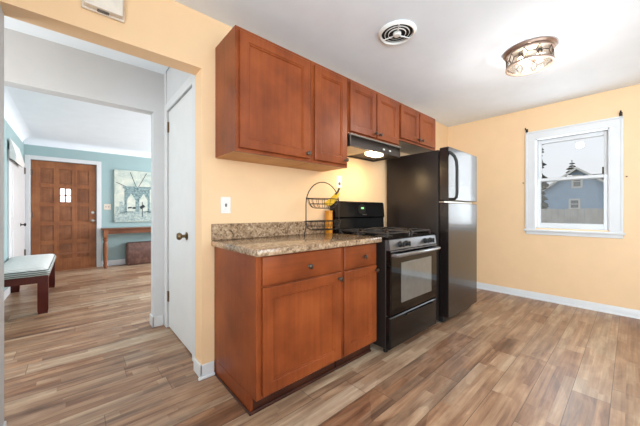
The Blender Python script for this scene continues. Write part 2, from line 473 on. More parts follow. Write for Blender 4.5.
def screen_mat():
    g = G('grey_insect_screen'); t = g.n('ShaderNodeBsdfTransparent'); d = g.n('ShaderNodeBsdfDiffuse'); d.inputs[0].default_value = (.62, .64, .66, 1)
    tr = g.n('ShaderNodeBsdfTranslucent'); tr.inputs[0].default_value = (.62, .64, .66, 1)
    ad = g.n('ShaderNodeMixShader'); g.nt.links.new(d.outputs[0], ad.inputs[1]); g.nt.links.new(tr.outputs[0], ad.inputs[2])
    mx = g.n('ShaderNodeMixShader'); mx.inputs[0].default_value = .15
    g.nt.links.new(t.outputs[0], mx.inputs[1]); g.nt.links.new(ad.outputs[0], mx.inputs[2]); g.nt.links.new(mx.outputs[0], g.out.inputs[0]); return g.m
struct('insect_screen', bx(XE+.128, XE+.1295, WY0+.02, WY1-.02, WZ0, 1.50), screen_mat(), win)
struct('sash_lock', bx(XE+.02, XE+.05, .465, .51, 1.53, 1.545, .004), M['white'], lo)

# unseen window frame added around the rear fill light, behind the camera
b = MB(); b.box(-.45, -.35, -2.32, -2.28, .6, 2.3); b.box(1.85, 1.95, -2.32, -2.28, .6, 2.3); b.box(-.45, 1.95, -2.32, -2.28, 2.2, 2.3); b.box(-.45, 1.95, -2.32, -2.28, .6, .7)
struct('added_rear_window', b, M['white'])
b = MB(); b.box(-1.42, -1.385, -1.95, -1.87, .7, 2.3); b.box(-1.42, -1.385, -.43, -.35, .7, 2.3); b.box(-1.42, -1.385, -1.95, -.35, 2.22, 2.3); b.box(-1.42, -1.385, -1.95, -.35, .7, .78)
struct('added_left_window', b, M['white'])  # unseen frame added around the left fill light
b = MB(); b.box(3.97, 4.02, 4.02, 4.12, .45, 2.35); b.box(3.97, 4.02, 6.48, 6.58, .45, 2.35); b.box(3.97, 4.02, 4.02, 6.58, 2.27, 2.35); b.box(3.97, 4.02, 4.02, 6.58, .45, .53)
struct('added_living_window', b, M['white'])  # unseen frame added for the living-room fill light

# ------------------------------------------------------------------ doors
# door_1: front door with fifteen raised panels and a four-light window
b = MB()
DY = LF+.02
x0, x1 = FX0+.004, FX1-.004
st, ml = .115, .075
cols = 3; rows = 5
pw = (x1-x0-2*st-2*ml)/3
zt, zb = FZ-.006, .02
rail_t, rail_b, rm = .13, .20, .075
ph = (zt-zb-rail_t-rail_b-4*rm)/5
b.box(x0, x1, DY+.012, DY+.045, zb, zt)
for i in range(4):
    xs = [x0, x0+st+pw, x0+st+2*pw+ml, x1-st][i]; wd = [st, ml, ml, st][i]
    b.box(xs, xs+wd, DY, DY+.014, zb, zt, .003)
zs = zb
for j in range(6):
    hh = rail_b if j == 0 else rail_t if j == 5 else rm
    b.box(x0+st-.002, x1-st+.002, DY+.0005, DY+.014, zs, zs+hh, .003)
    zs += hh+ph
d1 = b
d1o = struct('door_1', b, M['frontdoor'])
for i in range(3):
    for j in range(5):
        px = x0+st+i*(pw+ml); pz = zb+rail_b+j*(ph+rm)
        if i == 1 and j == 3:
            fr = MB()
            a0, a1, c0, c1 = px, px+pw, pz, pz+ph
            fr.box(a0, a0+.018, DY-.002, DY+.012, c0, c1); fr.box(a1-.018, a1, DY-.002, DY+.012, c0, c1)
            fr.box(a0, a1, DY-.002, DY+.012, c0, c0+.018); fr.box(a0, a1, DY-.002, DY+.012, c1-.018, c1)
            fr.box((a0+a1)/2-.012, (a0+a1)/2+.012, DY-.001, DY+.012, c0, c1); fr.box(a0, a1, DY-.001, DY+.012, (c0+c1)/2-.012, (c0+c1)/2+.012)
            wf = struct('window_grid', fr, M['frontdoor'], d1o)
            g = struct('pane', bx(a0+.01, a1-.01, DY+.004, DY+.0075, c0+.01, c1-.01), emit('bright_daylight_pane', (250, 252, 255), 3.0), wf)
            continue
        r0 = [(px, pz), (px+pw, pz), (px+pw, pz+ph), (px, pz+ph)]
        def ins(d, y): return [Vector((px+d if k in (0, 3) else px+pw-d, y, pz+d if k in (0, 1) else pz+ph-d)) for k in range(4)]
        m = MB().loft([ins(.0, DY+.0118), ins(.012, DY+.0115), ins(.045, DY+.002), ins(.05, DY+.002)], False, True)
        struct('raised_panel', m, M['frontdoor_panel'], d1o)
m = MB(); m.lathe([(.03, 0), (.032, .006), (.012, .012), (.012, .03), (.026, .038), (.03, .052), (.022, .066), (.001, .07)], (x1-.058, DY, .93), 20, '-y')
struct('door_knob', m, M['nickel'], d1o)
m = MB(); m.lathe([(.031, 0), (.031, .008), (.024, .014), (.001, .016)], (x1-.058, DY, 1.09), 20, '-y'); m.box(x1-.064, x1-.052, DY-.03, DY-.014, 1.075, 1.105, .002)
struct('deadbolt', m, M['nickel'], d1o)
for z in (.28, 1.05, 1.82):
    m = MB(); m.lathe([(.009, 0), (.009, .1)], (x0-.004, DY-.008, z-.05), 10); m.box(x0-.01, x0+.022, DY-.002, DY+.001, z-.05, z+.05)
    struct('hinge', m, M['bronze'], d1o)
struct('kick_strip', bx(x0+.24, x1-.07, DY-.007, DY, .295, .33, .002), M['table_leg'], d1o)
b = MB(); cw = .072
b.box(FX0-cw, FX0, LF-.018, LF, 0, FZ+cw, .003); b.box(FX1, FX1+cw, LF-.018, LF, 0, FZ+cw, .003); b.box(FX0, FX1, LF-.0175, LF, FZ, FZ+cw, .003)
struct('trim_3', b, M['white'])
struct('trim_4', bx(FX0, FX1, LF-.002, LF+.11, 0, .018), M['frontdoor'])

# door_2: flat white door at the end of the hall
b = bx(.676, .712, 2.182, 2.948, .012, 2.068, .002)
d2 = struct('door_2', b, M['doorwhite'])
m = MB(); m.lathe([(.031, 0), (.033, .005), (.013, .012), (.012, .035), (.024, .042), (.031, .056), (.024, .072), (.001, .077)], (.676, 2.375, .915), 24, '-x')
struct('door_knob', m, M['brass'], d2)
for z in (.30, 1.92):
    m = MB(); m.lathe([(.008, 0), (.008, .1)], (.672, 2.953, z-.05), 10); m.box(.674, .677, 2.925, 2.953, z-.05, z+.05)
    struct('hinge', m, M['brass'], d2)
b = MB(); b.box(.655, .668, 2.105, 2.178, 0, 2.145, .003); b.box(.655, .668, 2.952, 3.03, 0, 2.145, .003); b.box(.6555, .668, 2.178, 2.952, 2.072, 2.145, .003)
struct('trim_5', b, M['white'])

# door_3: white closet door on the living-room left wall
b = MB(); b.box(LX, LX+.02, 5.62, 6.60, .015, 1.86, .003); b.box(LX, LX+.02, 6.605, 6.99, .015, 1.86, .003)
b.box(LX+.02, LX+.026, 5.74, 6.5, .2, .85, .003); b.box(LX+.02, LX+.026, 5.74, 6.5, 1.0, 1.74, .003)
d3 = struct('door_3', b, M['doorwhite'])
m = MB(); m.lathe([(.026, 0), (.026, .006), (.01, .012), (.01, .035), (.024, .045), (.024, .06), (.001, .066)], (LX+.02, 6.52, .90), 16, 'x')
struct('door_knob', m, M['black_matte'], d3)
for z in (.40, 1.82):
    m = MB(); m.lathe([(.011, 0), (.011, .11)], (LX+.027, 6.995, z-.055), 10); m.box(LX+.019, LX+.023, 6.94, 6.995, z-.055, z+.055)
    struct('hinge', m, M['bronze'], d3)
b = MB(); b.box(LX, LX+.018, 7.0, 7.07, 0, 1.95, .003); b.box(LX, LX+.018, 5.54, 5.61, 0, 1.95, .003); b.box(LX, LX+.0175, 5.61, 7.0, 1.87, 1.95, .003)
struct('trim_6', b, M['white'])

# ------------------------------------------------------------------ cabinets
def rect(x0, x1, z0, z1, d, y):
    return [Vector((x0+d, y, z0+d)), Vector((x1-d, y, z0+d)), Vector((x1-d, y, z1-d)), Vector((x0+d, y, z1-d))]
def panel_door(name, root, x0, x1, z0, z1, yf, knob, mat='cherry', fw=.056):
    t = .02
    m = MB().loft([rect(x0, x1, z0, z1, 0, yf+t), rect(x0, x1, z0, z1, 0, yf+.004), rect(x0, x1, z0, z1, .004, yf),
                   rect(x0, x1, z0, z1, fw, yf), rect(x0, x1, z0, z1, fw+.003, yf+.005), rect(x0, x1, z0, z1, fw+.010, yf+.006), rect(x0, x1, z0, z1, fw+.013, yf+.013)])
    d = m.build(name, M[mat], root, ang=20)
    add_knob(d, knob[0], yf, knob[1]); return d
def slab_front(name, root, x0, x1, z0, z1, yf, knob):
    m = MB().loft([rect(x0, x1, z0, z1, 0, yf+.02), rect(x0, x1, z0, z1, 0, yf+.006), rect(x0, x1, z0, z1, .004, yf+.002), rect(x0, x1, z0, z1, .012, yf)])
    d = m.build(name, M['cherry_h'], root, ang=20)
    add_knob(d, knob[0], yf, knob[1]); return d
def add_knob(parent, x, y, z):
    m = MB().lathe([(.009, 0), (.009, .003), (.006, .006), (.006, .014), (.013, .018), (.0165, .024), (.0155, .029), (.009, .032), (.001, .033)], (x, y, z), 16, '-y')
    m.build('knob', M['bronze'], parent)

YU = 1.5896
def upper(x0, x1, z0, z1, doors, knobs, label, under='maple'):
    root = thing('upper_cabinet', ((x0+x1)/2, D, z0), label, 'cabinet', 'wall cabinets in a row')
    bx(x0, x1, YU, D-.001, z0+.004, z1, .0015).build('body', M['cherry'], root)
    m = MB(); m.box(x0+.004, x1-.004, YU+.018, D-.003, z0+.001, z0+.005)
    m.build('underside', M[under], root)
    bx(x0+.001, x1-.001, YU-.0005, YU+.019, z0, z0+.03).build('bottom_rail', M['cherry_h'], root)
    for (a, c), k in zip(doors, knobs):
        panel_door('door', root, a, c, z0+.022, z1-.028, YU-.0205, k)
    return root
upper(.7265, 1.325, 1.4792, 2.2428, [(.749, 1.298)], [(1.27, 1.535)], 'largest upper wall cabinet at the left end, with one wide cherry door')
upper(1.327, 1.72, 1.4792, 2.2428, [(1.35, 1.698)], [(1.672, 1.535)], 'tall narrow single-door cherry wall cabinet left of the range hood')
upper(1.722, 2.488, 1.772, 2.2428, [(1.742, 2.097), (2.115, 2.47)], [(2.072, 1.83), (2.14, 1.83)], 'double-door cherry wall cabinet directly above the range hood', 'underside')
upper(2.490, 3.30, 1.852, 2.2428, [(2.516, 2.878), (2.902, 3.266)], [(2.853, 1.91), (2.928, 1.91)], 'shortest double-door cherry wall cabinet, above the black refrigerator', 'underside')

YB = 1.3225
def lower(x0, x1, dx0, dx1, kd, kk, label):
    root = thing('base_cabinet', ((x0+x1)/2, D, 0), label, 'cabinet', 'cherry base cabinets under the counter')
    bx(x0, x1, YB, D-.001, .10, .8755, .0015).build('body', M['cherry'], root)
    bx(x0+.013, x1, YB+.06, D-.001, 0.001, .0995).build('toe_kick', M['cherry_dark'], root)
    if x0 < 1: bx(x0, x0+.0125, YB+.06, D-.001, 0.001, .0995).build('end_panel_foot', M['cherry'], root)
    slab_front('drawer_front', root, dx0, dx1, .712, .868, YB-.0205, kd)
    panel_door('door', root, dx0, dx1, .118, .700, YB-.0205, kk, fw=.06)
    return root
c1 = lower(.72, 1.366, .752, 1.352, (1.066, .781), (1.327, .662), 'wider cherry base cabinet at the left end with a large door below one drawer')
m = MB(); m.box(.709, .7195, YB+.045, D-.035, 0.001, .014, .004)
m.box(.708, 1.366, YB+.045, YB+.0595, 0.001, .02, .004)
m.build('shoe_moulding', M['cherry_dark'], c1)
c2 = lower(1.368, 1.762, 1.386, 1.743, (1.583, .782), (1.727, .664), 'narrow cherry base cabinet beside the black gas range')
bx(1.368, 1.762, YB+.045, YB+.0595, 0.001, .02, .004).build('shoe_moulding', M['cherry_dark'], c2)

ct = thing('countertop', (1.23, D, .876), 'speckled brown granite countertop with low backsplash on the cherry base cabinets', 'countertop')
bx(.698, 1.768, 1.271, D-.001, .8765, .914, .005, 2).build('slab', M['granite'], ct)
bx(.698, 1.768, D-.021, D-.001, .9142, 1.027, .003).build('backsplash', M['granite'], ct)

# ------------------------------------------------------------------ gas range
RX0, RX1, RY = 1.80, 2.56, 1.226
rg = thing('gas_range', (2.18, 1.55, 0), 'black gas range between the cherry base cabinets and the refrigerator', 'stove')
bx(RX0, RX1, RY+.035, D-.02, .045, .893, .004).build('body', M['black_side'], rg)
m = MB()
m.prism([(RY+.01, .893), (D-.03, .893), (D-.03, .905), (RY+.02, .905), (RY+.004, .902)], 0, RX0-.004, RX1+.004)
m.box(RX0-.004, RX0+.012, RY+.02, D-.1, .905, .912, .003); m.box(RX1-.012, RX1+.004, RY+.02, D-.1, .905, .912, .003)
m.build('cooktop', M['black'], rg)
# control panel
cpn = MB().prism([(RY+.035, .812), (RY-.004, .812), (RY+.006, .885), (RY+.012, .892), (RY+.035, .892)], 0, RX0+.004, RX1-.004).build('control_panel', M['grey_panel'], rg)
for x in (1.945, 2.035, 2.345, 2.44):
    m = MB(); m.lathe([(.024, 0), (.024, .006), (.020, .010), (.018, .028), (.014, .032), (.001, .033)], (x, RY-.0005, .852), 18, '-y')
    m.box(x-.0045, x+.0045, RY-.042, RY-.03, .833, .871, .002)
    m.build('burner_knob', M['black_matte'], rg)
# oven door
od = MB().loft([rect(RX0+.006, RX1-.006, .305, .805, 0, RY+.034), rect(RX0+.006, RX1-.006, .305, .805, 0, RY-.002), rect(RX0+.006, RX1-.006, .305, .805, .008, RY-.010)]).build('oven_door', M['ovenglass'], rg)
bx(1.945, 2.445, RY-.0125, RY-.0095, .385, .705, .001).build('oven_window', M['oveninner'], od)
m = MB(); m.tube([(1.825, RY-.008, .773), (1.832, RY-.045, .775), (1.86, RY-.055, .776), (2.18, RY-.058, .776), (2.50, RY-.055, .776), (2.528, RY-.045, .775), (2.535, RY-.008, .773)], .015, 10)
m.build('door_handle', M['grey_handle'], od)
bx(RX0+.006, RX1-.006, RY-.012, RY-.003, .797, .806, .002).build('door_trim', M['grey_handle'], od)
dr = MB().loft([rect(RX0+.002, RX1-.002, .05, .293, 0, RY+.034), rect(RX0+.002, RX1-.002, .05, .293, 0, RY+.002), rect(RX0+.002, RX1-.002, .05, .293, .008, RY-.006)]).build('storage_drawer', M['black'], rg)
MB().prism([(RY-.005, .262), (RY-.022, .274), (RY-.022, .281), (RY-.005, .287)], 0, RX0+.22, RX1-.10).build('drawer_pull', M['black'], dr)
# backguard
m = MB().prism([(1.815, .905), (D-.022, .905), (D-.022, 1.212), (1.835, 1.212), (1.822, 1.20), (1.808, 1.06), (1.822, 1.045)], 0, RX0, RX1)
bgd = m.build('backguard', M['black'], rg)
m = MB().lathe([(.001, 0), (.06, 0), (.06, .004), (.001, .005)], (2.185, 1.8155, 1.128), 28, '-y')
clk = m.build('clock_bezel', M['black_matte'], bgd)
bx(2.165, 2.205, 1.808, 1.8108, 1.138, 1.156).build('clock_display', emit('green_clock_digits', (120, 190, 120), .6), clk)
bx(2.19, 2.25, 1.807, 1.8095, 1.078, 1.086).build('maker_mark', M['nickel'], bgd)
# burners and grates
for (x, y, r) in ((1.97, 1.40, .045), (2.39, 1.40, .038), (1.97, 1.68, .034), (2.39, 1.68, .045)):
    m = MB(); m.lathe([(r+.03, .0), (r+.03, .003), (r+.004, .006), (r, .016), (r-.006, .022), (.001, .023)], (x, y, .905), 20)
    m.build('burner', M['iron'], rg)
for gx0, gx1 in ((1.825, 2.165), (2.195, 2.535)):
    m = MB(); gz0, gz1 = .934, .944
    for yy in (1.275, 1.54, 1.79): m.box(gx0, gx1, yy-.006, yy+.006, gz0-.002, gz1, .002)
    for xx in (gx0+.006, gx1-.006): m.box(xx-.006, xx+.006, 1.27, 1.796, gz0-.002, gz1, .002)
    cx = (gx0+gx1)/2
    for cy in (1.405, 1.665):
        for k in range(4):
            a = PI/4+k*PI/2; q = Vector((math.cos(a), math.sin(a), 0))
            m.tube([Vector((cx, cy, .944))+q*.03, Vector((cx, cy, .948))+q*.06, Vector((cx, cy, .940))+q*.165], .006, 6)
        m.box(gx0, cx-.035, cy-.005, cy+.005, gz0, gz1+.004, .002); m.box(cx+.035, gx1, cy-.005, cy+.005, gz0, gz1+.004, .002)
    for xx in (gx0+.006, gx1-.006):
        for yy in (1.275, 1.79, 1.54): m.box(xx-.006, xx+.006, yy-.006, yy+.006, .905, gz0)
    m.build('grate', M['iron'], rg)
for x in (RX0+.05, RX1-.05):
    for y in (RY+.07, D-.08):
        MB().lathe([(.018, 0), (.018, .02), (.01, .022), (.01, .046)], (x, y, 0.0005), 12).build('foot', M['black_matte'], rg)
bx(RX0+.01, RX1-.01, RY+.05, RY+.06, .012, .05).build('kick_panel', M['black_matte'], rg)

# ------------------------------------------------------------------ refrigerator
FXa, FXb, FY = 2.70, 3.432, 1.165
fr = thing('refrigerator', (3.066, 1.55, 0), 'black top-freezer refrigerator beside the range, under the short wall cabinet', 'refrigerator')
bx(FXa, FXb, FY+.105, D-.03, .03, 1.725, .006, 2).build('body', M['black_side'], fr)
def fdoor(name, z0, z1):
    pts = []
    n = 10
    for i in range(n+1):
        t = i/n; pts.append((FXa+.0+(FXb-FXa)*t, FY+.004*(2*t-1)**2))
    poly = pts+[(FXb, FY+.092), (FXa, FY+.092)]
    m = MB()
    def sh(d): 
        cx, cy = (FXa+FXb)/2, FY+.05
        return [(cx+(x-cx)*(1-d/.36), cy+(y-cy)*(1-d/.05)) for x, y in poly]
    rings = [[Vector((x, y, z)) for x, y in sh(dd)] for dd, z in ((.006, z0), (0, z0+.008), (0, z1-.008), (.006, z1))]
    m.loft(rings); return m.build(name, M['fridge_front'], fr, ang=25)
fz = fdoor('freezer_door', 1.218, 1.742)
fd = fdoor('refrigerator_door', .075, 1.198)
m = MB()
hp = [(FXa+.012, FY+.006, 1.690), (FXa+.022, FY-.012, 1.675), (FXa+.042, FY-.034, 1.645), (FXa+.056, FY-.046, 1.60), (FXa+.060, FY-.050, 1.54), (FXa+.060, FY-.050, 1.30), (FXa+.060, FY-.046, 1.255), (FXa+.058, FY-.030, 1.236), (FXa+.056, FY+.004, 1.232)]
m.tube(hp, .014, 10)
m.build('handle', M['black_matte'], fz)
bx(FXa+.01, FXb-.01, FY+.05, FY+.104, 1.2, 1.216, .002).build('door_gap_trim', M['nickel'], fr)
bx(FXb-.11, FXb-.01, FY+.03, FY+.15, 1.743, 1.756, .004).build('hinge_cover', M['black_matte'], fr)
m = MB(); m.lathe([(.001, 0), (.013, 0), (.013, .003), (.001, .0035)], (3.345, FY+.0105, 1.645), 16, '-y'); m.build('badge', M['black_matte'], fz)
bx(FXa+.01, FXb-.01, FY+.06, FY+.11, .018, .073, .004).build('base_grille', M['black_matte'], fr)
for x in (FXa+.05, FXb-.05):
    for y in (FY+.12, D-.09): MB().lathe([(.02, 0), (.02, .02), (.012, .022), (.012, .032)], (x, y, .0005), 12).build('foot', M['plate_grey'], fr)

# ------------------------------------------------------------------ range hood
hd = thing('range_hood', (2.1, D, 1.662), 'dark under-cabinet range hood with a lit lamp above the gas range', 'range hood')
m = MB(); m.prism([(1.562, 1.664), (1.575, 1.664), (1.585, 1.728), (1.612, 1.76), (D-.003, 1.76), (D-.003, 1.7705), (1.60, 1.7705), (1.574, 1.735)], 0, 1.726, 2.484)
m.box(1.726, 1.736, 1.564, D-.003, 1.664, 1.768); m.box(2.474, 2.484, 1.564, D-.003, 1.664, 1.768); m.box(1.726, 2.484, D-.016, D-.003, 1.664, 1.768)
m.build('shell', M['hood'], hd)
bx(1.724, 2.486, 1.553, 1.575, 1.756, 1.7705, .002).build('top_flange', plain('grey_hood_flange', (122, 114, 106), .45, .2), hd)
m = MB(); m.box(1.7365, 2.4735, 1.58, 1.889, 1.676, 1.686); m.build('baffle', M['hood'], hd)
m = MB()
m.box(1.742, 2.035, 1.60, 1.88, 1.668, 1.6755, .002)
for i in range(9): m.box(1.75+.034*i, 1.756+.034*i, 1.605, 1.875, 1.664, 1.669)
m.build('grease_filter', M['filter'], hd)
m = MB(); m.box(2.055, 2.225, 1.585, 1.675, 1.642, 1.6755, .01, 3)
m.build('lamp_lens', M['lens'], hd)
for x in (2.20, 2.30): bx(x-.014, x+.014, 1.556, 1.566, 1.694, 1.71, .003).build('switch', M['plate'], hd)
l = bpy.data.lights.new('hood_lamp', 'AREA'); l.shape = 'RECTANGLE'; l.size = .2; l.size_y = .09; l.energy = 2.6; l.color = (1, .68, .33)
o = bpy.data.objects.new('hood_lamp', l); COL.objects.link(o); o.parent = hd; o.location = (.04, 1.63-D, -.026)

# ------------------------------------------------------------------ ceiling light and vent
LC = Vector((2.79, .555, C))
cl = thing('ceiling_light', LC, 'round clear-glass ceiling light with copper rings and honeycomb wire over the floor', 'ceiling light')
M['copper'] = plain('brushed_copper_bronze', (168, 146, 132), .35, .8)
MB().lathe([(.001, .0005), (.178, .0005), (.18, .008), (.172, .022), (.150, .028), (.1495, .0285), (.001, .0285)], LC, 40, '-z').build('canopy', M['copper'], cl)
MB().lathe([(.001, .0287), (.146, .0287), (.146, .032), (.001, .032)], LC, 40, '-z').build('reflector_pan', M['nickel'], cl)
def ring(z, ro, ri, h):
    return MB().lathe([(ri, z), (ro, z), (ro, z+h), (ri, z+h), (ri, z)], LC, 40, '-z')
def openlathe(prof, seg=40):
    rings = []
    for r, h in prof:
        rings.append([LC+Vector((r*math.cos(2*PI*i/seg), r*math.sin(2*PI*i/seg), -h)) for i in range(seg)])
    return MB().loft(rings, False, False)
openlathe([(.152, .028), (.160, .028), (.160, .040), (.152, .040), (.152, .028)]).build('upper_ring', M['copper'], cl)
openlathe([(.150, .122), (.163, .122), (.163, .138), (.150, .138), (.150, .122)]).build('lower_ring', M['copper'], cl)
openlathe([(.1525, .03), (.1525, .13)]).build('glass_drum', M['fixture_glass'], cl)
MB().lathe([(.001, .128), (.151, .128), (.151, .131), (.001, .131)], LC, 40, '-z').build('glass_base', M['seeded'], cl)
m = MB(); nh = 10; rr = .156
def cp_(a, z): return LC+Vector((rr*math.cos(a), rr*math.sin(a), -z))
for k in range(nh):
    a = 2*PI*k/nh; st_ = 2*PI/nh
    m.tube([cp_(a, .038), cp_(a+st_*.25, .078)], .0034, 6); m.tube([cp_(a+st_, .038), cp_(a+st_*.75, .078)], .0034, 6)
    m.tube([cp_(a+st_*.25, .078), cp_(a+st_*.5, .079), cp_(a+st_*.75, .078)], .0034, 6)
    m.tube([cp_(a+st_*.25, .078), cp_(a, .124)], .0034, 6); m.tube([cp_(a+st_*.75, .078), cp_(a+st_, .124)], .0034, 6)
m.build('honeycomb_wire', M['bronze'], cl)
for a in (R(20), R(140), R(260)):
    q = Vector((math.cos(a), math.sin(a), 0))*.07
    s = MB().lathe([(.017, .028), (.017, .055), (.013, .058), (.001, .058)], LC+q, 14, '-z').build('bulb_socket', M['bronze'], cl)
    MB().blob(LC+q+Vector((0, 0, -.084)), .026, .026, .03).build('bulb', M['bulb'], s)
l = bpy.data.lights.new('ceiling_light_bulbs', 'POINT'); l.energy = 7; l.color = (1, .96, .92); l.shadow_soft_size = .05
o = bpy.data.objects.new('ceiling_light_bulbs', l); COL.objects.link(o); o.parent = cl; o.location = (0, 0, -.24)

VC = Vector((1.785, 1.15, C))
vt = thing('ceiling_vent', VC, 'round white ceiling fan grille with concentric slots above the wall cabinets', 'vent')
def vring(ro, ri, z0, z1):
    seg = 40
    prof = [(ri, z0), (ro, z0), (ro, z1*.6), (ro-.004, z1), (ri, z1), (ri, z0)]
    return MB().loft([[VC+Vector((r*math.cos(2*PI*i/seg), r*math.sin(2*PI*i/seg), -h)) for i in range(seg)] for r, h in prof], False, False)
def vplate(prof):
    seg = 40
    return MB().loft([[VC+Vector((r*math.cos(2*PI*i/seg), r*math.sin(2*PI*i/seg), -h)) for i in range(seg)] for r, h in prof], False, False)
vplate([(.112, .0005), (.135, .0005), (.137, .006), (.131, .014), (.119, .020), (.113, .016), (.112, .0005)]).build('outer_ring', M['plate'], vt)
MB().lathe([(.001, .0005), (.1125, .0005), (.1125, .003), (.001, .003)], VC, 40, '-z').build('duct_opening', M['darkvoid'], vt)
for r in (.088, .062): vring(r+.0026, r-.0026, .012, .0145).build('slot_ring', M['plate'], vt)
MB().lathe([(.001, .004), (.03, .004), (.03, .018), (.022, .026), (.001, .028)], VC, 24, '-z').build('hub', M['plate'], vt)
for k in range(3):
    a = R(100)+k*2*PI/3; q = Vector((math.cos(a), math.sin(a), 0)); 
    MB().tube([VC+q*.024+Vector((0, 0, -.018)), VC+q*.113+Vector((0, 0, -.016))], .004, 6).build('spoke', M['plate'], vt)
MB().tube([VC+Vector((.012, -.022, -.034)), VC+Vector((.03, -.05, -.045))], .004, 6).build('damper_lever', M['plate'], vt)

# door chime
ch = thing('door_chime', (.117, D, 2.19), 'white door chime box on the peach wall above the opening', 'door chime')
M['chime'] = plain('warm_white_chime_cover', (226, 218, 206), .45)
bx(.036, .20, D-.048, D-.001, 2.185, 2.335, .006, 2).build('cover', M['chime'], ch)
bx(.026, .21, D-.014, D-.001, 2.175, 2.345, .003).build('back_plate', M['ivory'], ch)
bx(.09, .14, D-.034, D-.012, 2.180, 2.186).build('sound_slot', M['plate_grey'], ch)

# wall plates
def plate(name, x, y, z, label, cat, kind):
    t = thing(name, (x, y, z-.057), label, cat)
    bx(x-.036, x+.036, y-.006, y-.0005, z-.058, z+.058, .003).build('cover_plate', M['plate'], t)
    if kind == 'switch':
        bx(x-.005, x+.005, y-.016, y-.005, z-.011, z+.011, .002).build('toggle', M['plate_grey'], t)
    else:
        for dz in (.02, -.02):
            MB().lathe([(.001, 0), (.016, 0), (.016, .003), (.001, .003)], (x, y-.0055, z+dz), 16, '-y').build('socket', M['plate_grey'] if dz < 0 else M['plate'], t)
plate('light_switch', .799, D, 1.157, 'white light switch on the peach wall above the counter backsplash', 'light switch', 'switch')
plate('wall_outlet', 1.944, D, 1.405, 'white wall outlet above the range beside the wire basket', 'outlet', 'outlet')
t = thing('light_switch', (.50, LF, 1.15), 'double switch plate on the blue wall beside the front door', 'light switch')
bx(.445, .56, LF-.006, LF-.0005, 1.15, 1.265, .003).build('cover_plate', M['ivory'], t)
for x in (.48, .525): bx(x-.005, x+.005, LF-.014, LF-.005, 1.197, 1.219, .002).build('toggle', M['plate_grey'], t)

# curtain rod brackets and tie-back hooks
for (y, z, lab) in ((.897, 2.153, 'black curtain rod bracket at the upper left corner of the window'), (.072, 2.153, 'black curtain rod bracket at the upper right corner of the window')):
    t = thing('curtain_bracket', (XE, y, z), lab, 'bracket', 'curtain rod brackets')
    bx(XE-.004, XE-.0005, y-.013, y+.013, z-.028, z+.028, .0015).build('wall_plate', M['black_matte'], t)
    MB().tube([(XE-.003, y, z+.008), (XE-.06, y, z+.010), (XE-.066, y, z+.013), (XE-.075, y, z+.028)], .007, 8).build('arm', M['black_matte'], t)
for (y, lab) in ((.934, 'small dark tie-back hook left of the window'), (.030, 'small dark tie-back hook right of the window')):
    m = MB(); m.lathe([(.008, .0005), (.008, .003), (.003, .004), (.003, .022), (.006, .024), (.001, .026)], (XE, y, 1.485), 10, '-x')
    tag(m.build('tieback_hook', M['bronze'], base=(XE, y, 1.485)), lab, 'hook', 'tie-back hooks')

# ------------------------------------------------------------------ counter-top things
def rr_rect(x0, x1, y0, y1, r, z, n=5):
    pts = []
    for (cx, cy, a0) in ((x1-r, y1-r, 0), (x0+r, y1-r, PI/2), (x0+r, y0+r, PI), (x1-r, y0+r, 1.5*PI)):
        for i in range(n): 
            a = a0+PI/2*i/(n-1); pts.append(Vector((cx+r*math.cos(a), cy+r*math.sin(a), z)))
    return pts
# two-tier wire basket
BX, BY, BZ = 1.53, 1.68, .9145
wb = thing('wire_fruit_basket', (BX, BY, BZ), 'two-tier black wire fruit basket with an arched handle on the granite counter', 'basket')
m = MB()
hw = .183
arch = [(BX-hw-.03, BY-.02, BZ+.004), (BX-hw-.012, BY, BZ+.03), (BX-hw, BY, BZ+.08)]
arch += [(BX-hw*math.cos(PI*i/16), BY, 1.17+hw*math.sin(PI*i/16)) for i in range(17)]
arch += [(BX+hw, BY, BZ+.08), (BX+hw+.012, BY, BZ+.03), (BX+hw+.03, BY-.02, BZ+.004)]
m.tube(arch, .0042, 8)
m.build('arch_frame', M['wire'], wb)
def bowl(name, cz, rtop, rbot, depth):
    m = MB(); seg = 28
    circ = lambda r, z: [(BX+r*math.cos(2*PI*i/seg), BY+r*.55*math.sin(2*PI*i/seg), z) for i in range(seg)]
    m.tube(circ(rtop, cz), .0036, 6, True)
    m.tube(circ((rtop+rbot)/2*1.08, cz-depth*.55), .0022, 6, True)
    m.tube(circ(rbot, cz-depth), .003, 6, True)
    for k in range(16):
        a = 2*PI*k/16
        pts = []
        for i in range(6):
            u = i/5; r = rtop+(rbot-rtop)*(u**1.6); z = cz-depth*math.sin(u*PI/2)
            pts.append((BX+r*math.cos(a), BY+r*.55*math.sin(a), z))
        m.tube(pts, .0018, 5)
    for k in range(-3, 4):
        x = k*rbot/4; yy = .55*math.sqrt(max(0, rbot**2-x**2)); m.tube([(BX+x, BY-yy, cz-depth), (BX+x, BY+yy, cz-depth)], .0018, 5)
    return m.build(name, M['wire'], wb)
bowl('upper_basket', 1.215, .155, .085, .075)
bowl('lower_basket', 1.035, .18, .12, .07)
for sx, r_, z_ in ((-1, .152, 1.217), (1, .152, 1.217), (-1, .178, 1.036), (1, .178, 1.036)):
    MB().tube([(BX+sx*hw, BY, z_), (BX+sx*r_, BY, z_)], .0035, 6).build('hanger_clip', M['wire'], wb)
